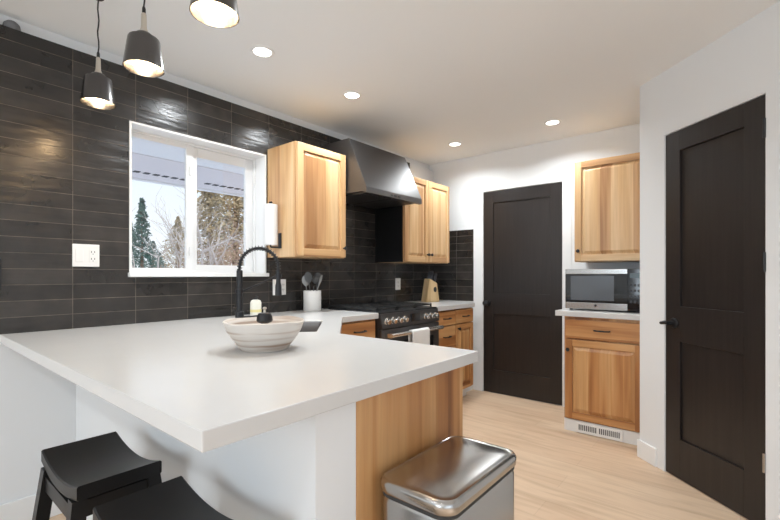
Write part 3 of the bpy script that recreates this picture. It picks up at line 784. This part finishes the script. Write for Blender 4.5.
b = bmesh.new(); bx(b, .97, 1.07, .49, .514, .012, .030, bev=.005); obj('pedal', b, M['slot'], t)
b = bmesh.new(); bx(b, .93, 1.11, by1+.0005, by1+.018, .60, .64, bev=.006); obj('hinge', b, M['slot'], t)

# ------------------------------------------------------------------ bowl
BC = (.917, 1.356)
t = thing('bowl', 'wide hand-made beige banded clay bowl on the white bar', 'bowl', (*BC, CT+.001))
prof = [(0, .003), (.045, .003), (.050, 0), (.082, 0), (.088, .008), (.112, .040), (.132, .070), (.142, .096), (.1445, .104), (.141, .107), (.137, .103), (.127, .075), (.107, .045), (.085, .018), (0, .012)]
b = bmesh.new(); lathe(b, prof, (*BC, CT+.001), 56)
for v in b.verts:
    dx, dy = v.co.x-BC[0], v.co.y-BC[1]; r = math.hypot(dx, dy)
    if r > .1:
        a = math.atan2(dy, dx); v.co.z += .0018*math.sin(3*a+1)+.001*math.sin(7*a)
obj('vessel', b, M['bowl'], t, True)
# black brush standing in the bowl
bc = (.935, 1.382); z0 = CT+.0185
t = thing('dish_brush', 'black round-headed brush standing in the clay bowl', 'brush', (*bc, z0))
b = bmesh.new(); lathe(b, [(0, 0), (.012, 0), (.011, .010), (.008, .020), (.008, .070), (.026, .078), (.030, .084), (.028, .100), (.022, .111), (.008, .114), (0, .114)], (*bc, z0), 28); obj('handle', b, M['matte_black'], t, True)
b = bmesh.new(); lathe(b, [(.005, .1135), (.0045, .124), (.008, .128), (.006, .134), (0, .135)], (*bc, z0), 16); obj('finial', b, M['brass'], t, True)

# ------------------------------------------------------------------ faucet  (spout goes to the sink: direction (1,-1))
fx, fy = ST(2.35, .60); fx += .010; fy -= .012
t = thing('faucet', 'tall matte black spring-neck faucet behind the bowl', 'faucet', (fx, fy, CT))
dv = Vector((math.sin(.6892), -math.cos(.6892), 0)).lerp(Vector((1, -1, 0)).normalized(), .5).normalized()
def FP(u, z): return Vector((fx, fy, z))+dv*u
b = bmesh.new(); lathe(b, [(0, 0), (.030, 0), (.030, .006), (.023, .010), (.0225, .075), (.0165, .08), (.016, .295), (.012, .30), (0, .30)], (fx, fy, CT+.0005), 28); obj('base', b, M['matte_black'], t, True)
arc = []
RR = .103; zc = CT+.315
for i in range(25):
    a = PI-PI*i/24; arc.append(FP(RR+RR*math.cos(a), zc+RR*math.sin(a)))
neck = [FP(0, CT+.29+(zc-CT-.29)*i/4) for i in range(4)]+arc+[FP(2*RR, zc-.03)]
b = bmesh.new(); tube(b, neck, .007, 12); ns = obj('neck', b, M['matte_black'], t, True)
# spring coil around the neck
L = [0]
for p, q in zip(neck, neck[1:]): L.append(L[-1]+(q-p).length)
tot = L[-1]; pts = []; turns = 24; NN = turns*12
side = dv.cross(Vector((0, 0, 1))).normalized()
for i in range(NN+1):
    s = tot*i/NN; k = max(j for j in range(len(L)) if L[j] <= s+1e-9); k = min(k, len(neck)-2)
    f = (s-L[k])/(L[k+1]-L[k]); c = neck[k].lerp(neck[k+1], f); d = (neck[k+1]-neck[k]).normalized(); n_ = d.cross(side).normalized()
    a = 2*PI*turns*i/NN; pts.append(c+(side*math.cos(a)+n_*math.sin(a))*.0115)
b = bmesh.new(); tube(b, pts, .0026, 5); obj('spring', b, M['matte_black'], t, True)
b = bmesh.new(); lathe(b, [(0, .0), (.016, 0), (.0175, .01), (.0165, .055), (.012, .075), (.0115, .135), (0, .135)], FP(2*RR, zc-.155), 24); obj('spray_head', b, M['matte_black'], t, True)
b = bmesh.new(); tube(b, [FP(.016, CT+.187), FP(.11, CT+.226), FP(2*RR-.016, CT+.266)], .0045, 8)
bx_m = lathe(b, [(.0175, -.01), (.0175, .01), (.0145, .01), (.0145, -.01), (.0175, -.01)], FP(2*RR, CT+.268), 20); obj('support_arm', b, M['matte_black'], t, True)
b = bmesh.new(); lathe(b, [(.0165, -.012), (.020, -.010), (.020, .010), (.0165, .012)], (fx, fy, CT+.187), 20); obj('collar', b, M['matte_black'], t, True)
b = bmesh.new(); tube(b, [FP(.02, CT+.045), FP(.045, CT+.047), FP(.11, CT+.055)], [.009, .006, .0045], 10); obj('lever', b, M['matte_black'], t, True)

# ------------------------------------------------------------------ soap bottle
sp_ = (1.53, 2.357)
t = thing('soap_bottle', 'small white soap bottle with dark pump cap behind the faucet', 'bottle', (*sp_, CT))
b = bmesh.new(); lathe(b, [(0, 0), (.031, 0), (.034, .004), (.034, .098), (.028, .112), (.014, .117), (0, .118)], (*sp_, CT+.0005), 32); obj('bottle_body', b, M['soap'], t, True)
b = bmesh.new(); lathe(b, [(.0344, .040), (.0346, .041), (.0346, .056), (.0344, .057)], (*sp_, CT), 32); obj('label_band', b, M['soap_label'], t, True, label='yellowish label band')
b = bmesh.new(); lathe(b, [(0, .1185), (.014, .1185), (.014, .128), (.006, .131), (.006, .139), (0, .139)], (*sp_, CT), 20)
tube(b, [(sp_[0], sp_[1], CT+.137), (sp_[0]-.005, sp_[1]-.030, CT+.135)], .006, 8); obj('pump', b, M['slot'], t, True)

# ------------------------------------------------------------------ utensil crock
cc = (2.13, 2.525)
t = thing('utensil_crock', 'plain white cylindrical utensil crock against the black tile', 'crock', (*cc, CT))
b = bmesh.new(); lathe(b, [(0, 0), (.064, 0), (.067, .004), (.067, .150), (.065, .153), (.062, .150), (.062, .012), (0, .010)], (*cc, CT+.0005), 40); obj('pot', b, M['ceramic'], t, True)
rgt = Vector((math.sin(.6892), -math.cos(.6892), 0)); fwd = Vector((math.cos(.6892), math.sin(.6892), 0))
def utensil(kind, foot, top, label, mat_h, mat_b):
    c = Vector((*cc, CT)); foot = c+rgt*foot[0]+fwd*foot[1]+Vector((0, 0, .02)); top = c+rgt*top[0]+fwd*top[1]+Vector((0, 0, top[2]))
    t = thing(kind, label, 'utensil', tuple(foot), group='utensils in the white crock')
    d = (top-foot).normalized(); hl = (top-foot).length
    b = bmesh.new(); tube(b, [foot, foot+d*hl*.35, foot+d*(hl-.05)], [.006, .0055, .004], 8); obj('handle', b, mat_h, t, True)
    b = bmesh.new()
    q = Vector((0, 0, 1)).rotation_difference(d).to_matrix().to_4x4()
    if kind == 'ladle':
        lathe(b, [(0, 0), (.018, .006), (.030, .022), (.034, .042), (.032, .042), (.028, .024), (.016, .009), (0, .004)], top-d*.02, 24, q @ Matrix.Rotation(.9, 4, 'Y'))
    else:
        w = .030 if kind != 'tongs' else .010; yaw = Matrix.Rotation(-.88, 4, 'Z')
        m2 = Matrix.Translation(top-d*.055) @ q @ yaw
        ring_ = []
        for z, ww in ((0, .006), (.012, w*.6), (.03, w*.95), (.055, w), (.075, w*.75), (.085, w*.3)):
            ring_.append([m2 @ Vector((ww*math.cos(k*PI/5), .0025*math.sin(k*PI/5)+(.006*math.sin(z*20) if kind == 'spoon' else 0), z)) for k in range(10)])
        loft(b, ring_)
    obj('head', b, mat_b, t, True)
U, S = M['utensil'], M['utensil_steel']
utensil('ladle', (.01, -.01), (.015, -.025, .235), 'dark ladle in front in the white crock', U, U)
utensil('spatula', (.0, .0), (-.03, -.01, .265), 'dark spatula leaning left in the white crock', U, U)
utensil('spoon', (-.03, .01), (-.052, .0, .24), 'grey spoon leaning far left in the white crock', S, S)
utensil('tongs', (.0, -.03), (.072, -.035, .245), 'slim steel tool leaning right in the white crock', S, S)
utensil('spoon', (.02, .035), (.035, .035, .26), 'dark spoon behind the others in the white crock', U, U)

# ------------------------------------------------------------------ knife block
kx, ky = 3.60, 2.44
t = thing('knife_block', 'slanted pale wooden knife block on the far worktop', 'knife block', (kx, ky, CT), rz=math.radians(-22), local=True)
b = bmesh.new(); extrude_yz(b, [(-.085, 0), (.075, 0), (.035, .235), (-.055, .190)], -.05, .05, bev=.003)
# slant in the local x direction
bmesh.ops.rotate(b, cent=(0, 0, 0), matrix=Matrix.Rotation(PI/2, 3, 'Z'), verts=b.verts[:])
obj('block', b, M['block'], t)
b = bmesh.new(); lathe(b, [(0, 0), (.018, 0), (.018, .001), (0, .001)], (.03, -.0505, .125), 24, Matrix.Scale(1.5, 4, (0, 0, 1)) @ Matrix.Rotation(PI/2, 4, 'X')); obj('grip_hole', b, M['slot'], t)
for i, (u, w) in enumerate(((-.03, .03), (-.03, 0), (-.03, -.03), (.015, .028), (.015, -.002), (.015, -.03), (-.005, .014))):
    kt = thing('kitchen_knife', 'black-handled knife standing in the pale wooden block', 'knife', (0, 0, 0), group='knives in the block')
    # rotate the local offsets into the world
    R = Matrix.Translation((kx, ky, CT)) @ Matrix.Rotation(math.radians(-22), 4, 'Z')
    # block top centre in local coordinates after its quarter turn: x' = -y
    base = Vector((.01-u, w, .213-u*.5+.0+u))
    d = Vector((.22, 0, .975)).normalized()
    p0_ = R @ base; p1_ = R @ (base+d*.095)
    kt.location = p0_; ORG[kt.name] = p0_.copy()
    b = bmesh.new(); tube(b, [p0_+(p1_-p0_)*f for f in (.04, .15, .5, .85, 1)], [.006, .009, .0105, .0095, .006], 8); obj('handle', b, M['knife'], kt, True)

# ------------------------------------------------------------------ outlets
def outlet(x0, x1, z0, z1, label, double=False):
    t = thing('wall_outlet', label, 'outlet', ((x0+x1)/2, YW-.004, (z0+z1)/2))
    b = bmesh.new(); bx(b, x0, x1, YW-.008, YW-.0012, z0, z1, bev=.002); pl = obj('cover_plate', b, M['plastic_white'], t)
    n = 2 if double else 1; w = (x1-x0)/n; zc_ = (z0+z1)/2
    for i in range(n):
        c = x0+w*(i+.5)
        if double and i == 0:
            b = bmesh.new(); bx(b, c-.017, c+.017, YW-.011, YW-.0085, zc_-.033, zc_+.033, bev=.001); obj('rocker_switch', b, M['plastic_white'], t); continue
        b = bmesh.new(); bx(b, c-.017, c+.017, YW-.0098, YW-.0085, zc_-.034, zc_+.034, bev=.0006); f = obj('socket', b, M['plastic_white'], t)
        for dz in (-.018, .018):
            b = bmesh.new()
            for dx in (-.007, .007): bx(b, c+dx-.0015, c+dx+.0015, YW-.0102, YW-.0099, zc_+dz-.004, zc_+dz+.006)
            bx(b, c-.002, c+.002, YW-.0102, YW-.0099, zc_+dz-.012, zc_+dz-.008)
            obj('socket_slot', b, M['slot'], f)
outlet(.639, .757, 1.231, 1.347, 'double white switch and outlet plate on black tile left of the window', True)
outlet(1.838, 1.952, 1.040, 1.156, 'white double outlet plate on black tile behind the faucet head', True)
outlet(3.260, 3.336, 1.040, 1.155, 'single white outlet plate on black tile right of the range')
b = bmesh.new(); bx(b, .245, .3695, YW-.020, YW-.0012, 1.128, 1.266, bev=.003)
tag(obj('wall_panel', b, M['matte_black']), 'black wall-mounted panel cut off by the left edge of the picture', 'panel')

# ------------------------------------------------------------------ paper towel
px_, py_ = 1.722, 2.475
t = thing('towel_holder', 'black paper towel bracket fixed to the side of the wall cabinet', 'holder', (1.79, 2.467, 1.38))
b = bmesh.new(); bx(b, 1.788, 1.7948, 2.452, 2.482, 1.372, 1.478, bev=.001); obj('back_plate', b, M['matte_black'], t)
b = bmesh.new(); tube(b, [(1.79, 2.467, 1.378), (px_+.02, 2.467, 1.378), (px_, py_, 1.378)], .006, 8); tube(b, [(px_, py_, 1.378), (px_, py_, 1.68)], .005, 8)
lathe(b, [(0, 0), (.011, 0), (.013, .006), (.009, .012), (0, .013)], (px_, py_, 1.677), 16); obj('rod', b, M['matte_black'], t, True)
b = bmesh.new(); lathe(b, [(.019, 0), (.046, 0), (.046, .276), (.019, .276), (.019, 0)], (px_, py_, 1.392), 36)
tag(obj('paper_towel_roll', b, M['paper'], None, True), 'white paper towel roll upright between the window and the wall cabinet', 'paper towel')

# ------------------------------------------------------------------ little stones on the tile ledge
for x, lab in ((.413, 'small grey rounded stone on the tile ledge, the right one, fully in view'), (.335, 'small grey rounded stone on the tile ledge, cut off by the left picture edge')):
    b = bmesh.new(); lathe(b, [(0, 0), (.028, 0), (.034, .012), (.030, .032), (.018, .044), (0, .048)], (x, YW+.034, TT+.0005), 20)
    tag(obj('stone', b, M['stone'], None, True), lab, 'ornament', 'stones on the tile ledge')

# ------------------------------------------------------------------ outside: porch eave, snow, trees
g = obj('snow_ground', box(-14, 40, 2.9, 60, -.65, -.6), M['snow'], center=False); g['kind'] = 'structure'
t = thing('porch_roof', 'pale lilac vented porch soffit outside the window', 'roof', (3, 4, 2.15))
obj('soffit_board', box(-2, 9, 2.83, 3.68, 2.150, 2.20), M['soffit_w'], t, label='white board next to the house')
obj('soffit_panel', box(-2, 9, 3.681, 4.60, 2.145, 2.19), M['soffit'], t)
obj('fascia', box(-2, 9, 4.601, 4.66, 2.13, 2.30, bev=.005), M['soffit_w'], t)
for i in range(34):
    x = 1.35+i*.085
    if i in (9, 18, 19, 27): continue
    b = bmesh.new(); bx(b, x, x+.05, 4.28, 4.34, 2.139, 2.1455, bev=.002); obj('vent_slot', b, M['slot'], t)
def foliage(bm, pts, size, rnd):
    for p in pts:
        s = size*rnd.uniform(.6, 1.3); a = Vector((rnd.gauss(0, 1), rnd.gauss(0, 1), rnd.gauss(0, .6))).normalized(); c = a.cross(Vector((rnd.gauss(0, 1), rnd.gauss(0, 1), rnd.gauss(0, 1)))).normalized()
        v = [bm.verts.new(p+a*s), bm.verts.new(p+c*s*.35), bm.verts.new(p-a*s), bm.verts.new(p-c*s*.35)]
        bm.faces.new(v)
def conifer(x, y, h, r, label, mat, seed, n=2600):
    rnd = random.Random(seed); t = thing('conifer_tree', label, 'tree', (x, y, -.6), group='trees outside the window')
    b = bmesh.new(); tube(b, [(x, y, -.6), (x, y, -.6+h*.95)], [r*.09, .01], 7); obj('trunk', b, M['bark'], t, True)
    b = bmesh.new(); P = []
    for i in range(n):
        f = rnd.random()**.75; lay = math.floor(f*16)/16; rr_ = r*(1-f)*(.45+.55*(1-(f*16 % 1)))*math.sqrt(rnd.random())+.02; a = rnd.uniform(0, 2*PI)
        P.append(Vector((x+rr_*math.cos(a), y+rr_*math.sin(a), -.6+h*(.06+.94*f)-rr_*.25)))
    foliage(b, P, .055*h/4, rnd); obj('foliage', b, mat, t)
def grow(bm, p, d, L, r, depth, rnd, tips, spread=.5):
    q = p+d*L; m_ = p+d*L*.5+Vector((rnd.gauss(0, .04), rnd.gauss(0, .04), 0))*L
    tube(bm, [p, m_, q], [r, r*.85, r*.68], 5 if depth > 1 else 3, cap=False)
    tips.append(q)
    if depth == 0: return
    for k in range(rnd.choice((2, 3, 3))):
        nd = (d+Vector((rnd.gauss(0, spread), rnd.gauss(0, spread), rnd.gauss(.1, spread*.6)))).normalized()
        grow(bm, q if k else m_, nd, L*rnd.uniform(.6, .85), r*.6, depth-1, rnd, tips, spread)
def birch(x, y, h, label, seed, lean=(0, 0), r=.06, name='birch_tree', mat='birch', depth=5, twigs=True, fol=None):
    rnd = random.Random(seed); t = thing(name, label, 'tree', (x, y, -.6), group='trees outside the window')
    b = bmesh.new(); tips = []
    grow(b, Vector((x, y, -.6)), Vector((lean[0], lean[1], 1)).normalized(), h*.27, r, depth, rnd, tips); obj('trunk', b, M[mat], t, True)
    if fol:
        b = bmesh.new(); P = []
        for q in tips:
            for k in range(3): P.append(q+Vector((rnd.gauss(0, .12), rnd.gauss(0, .12), rnd.gauss(0, .12))))
        foliage(b, P, .035, rnd); obj('foliage', b, M[fol], t)
def ray_xy(px, Y):
    k = (px-390)/425.0; c, s = math.cos(.6892), math.sin(.6892); return Y*(c+k*s)/(s-k*c)
conifer(ray_xy(142, 11), 11, 3.6, .9, 'tall dark conifer seen at the left of the left window pane', M['needle'], 3, 3000)
conifer(ray_xy(129, 13), 13, 3.4, 1.2, 'dark conifer at the very left edge of the window', M['needle'], 4)
conifer(ray_xy(153, 15), 15, 2.9, 1.7, 'broad dark conifer low behind the birches in the left pane', M['needle'], 5)
conifer(ray_xy(160, 17), 17, 2.6, 1.5, 'low dark conifer beside the birch in the left pane', M['needle'], 21, 3000)
conifer(ray_xy(236, 13.5), 13.5, 6.6, 2.0, 'tall brown-green cedar at the right of the right window pane', M['needle2'], 6, 6500)
conifer(ray_xy(210, 17.5), 17.5, 7.0, 2.3, 'brown-green cedar behind the birch in the right pane', M['needle2'], 8, 6500)
conifer(ray_xy(178, 21), 21, 4.6, 2.6, 'low brown-green cedar behind the middle bar of the window', M['needle2'], 9, 5000)
birch(ray_xy(186, 7.5), 7.5, 4.2, 'pale birch leaning left in the left window pane', 11, (-.35, .1), .05)
birch(ray_xy(172, 9.5), 9.5, 4.6, 'pale thin birch in the middle of the left window pane', 12, (.05, 0), .045)
birch(ray_xy(216, 7.8), 7.8, 4.4, 'pale birch in the middle of the right window pane', 13, (.05, 0), .05)
birch(ray_xy(203, 9.0), 9.0, 5.0, 'pale birch at the left of the right window pane', 14, (.1, 0), .05)
for i, (px, Y, h, lab) in enumerate(((134, 8.6, 2.0, 'bare brown shrub low in the left corner of the window'), (150, 10, 2.0, 'bare brown shrub below the conifer'), (166, 11.5, 2.4, 'bare brown shrub low among the birches'),
        (176, 12.5, 2.8, 'bare brown shrub beside the middle bar of the window'), (206, 11, 3.6, 'bare brown tree at the left of the right pane'), (226, 10.2, 3.8, 'bare brown tree centred in the right pane'), (246, 9.3, 3.4, 'bare brown tree at the right edge of the window'))):
    birch(ray_xy(px, Y), Y, h, lab, 30+i, r=.03, name='bare_tree', mat='twig', depth=5, fol='twig')
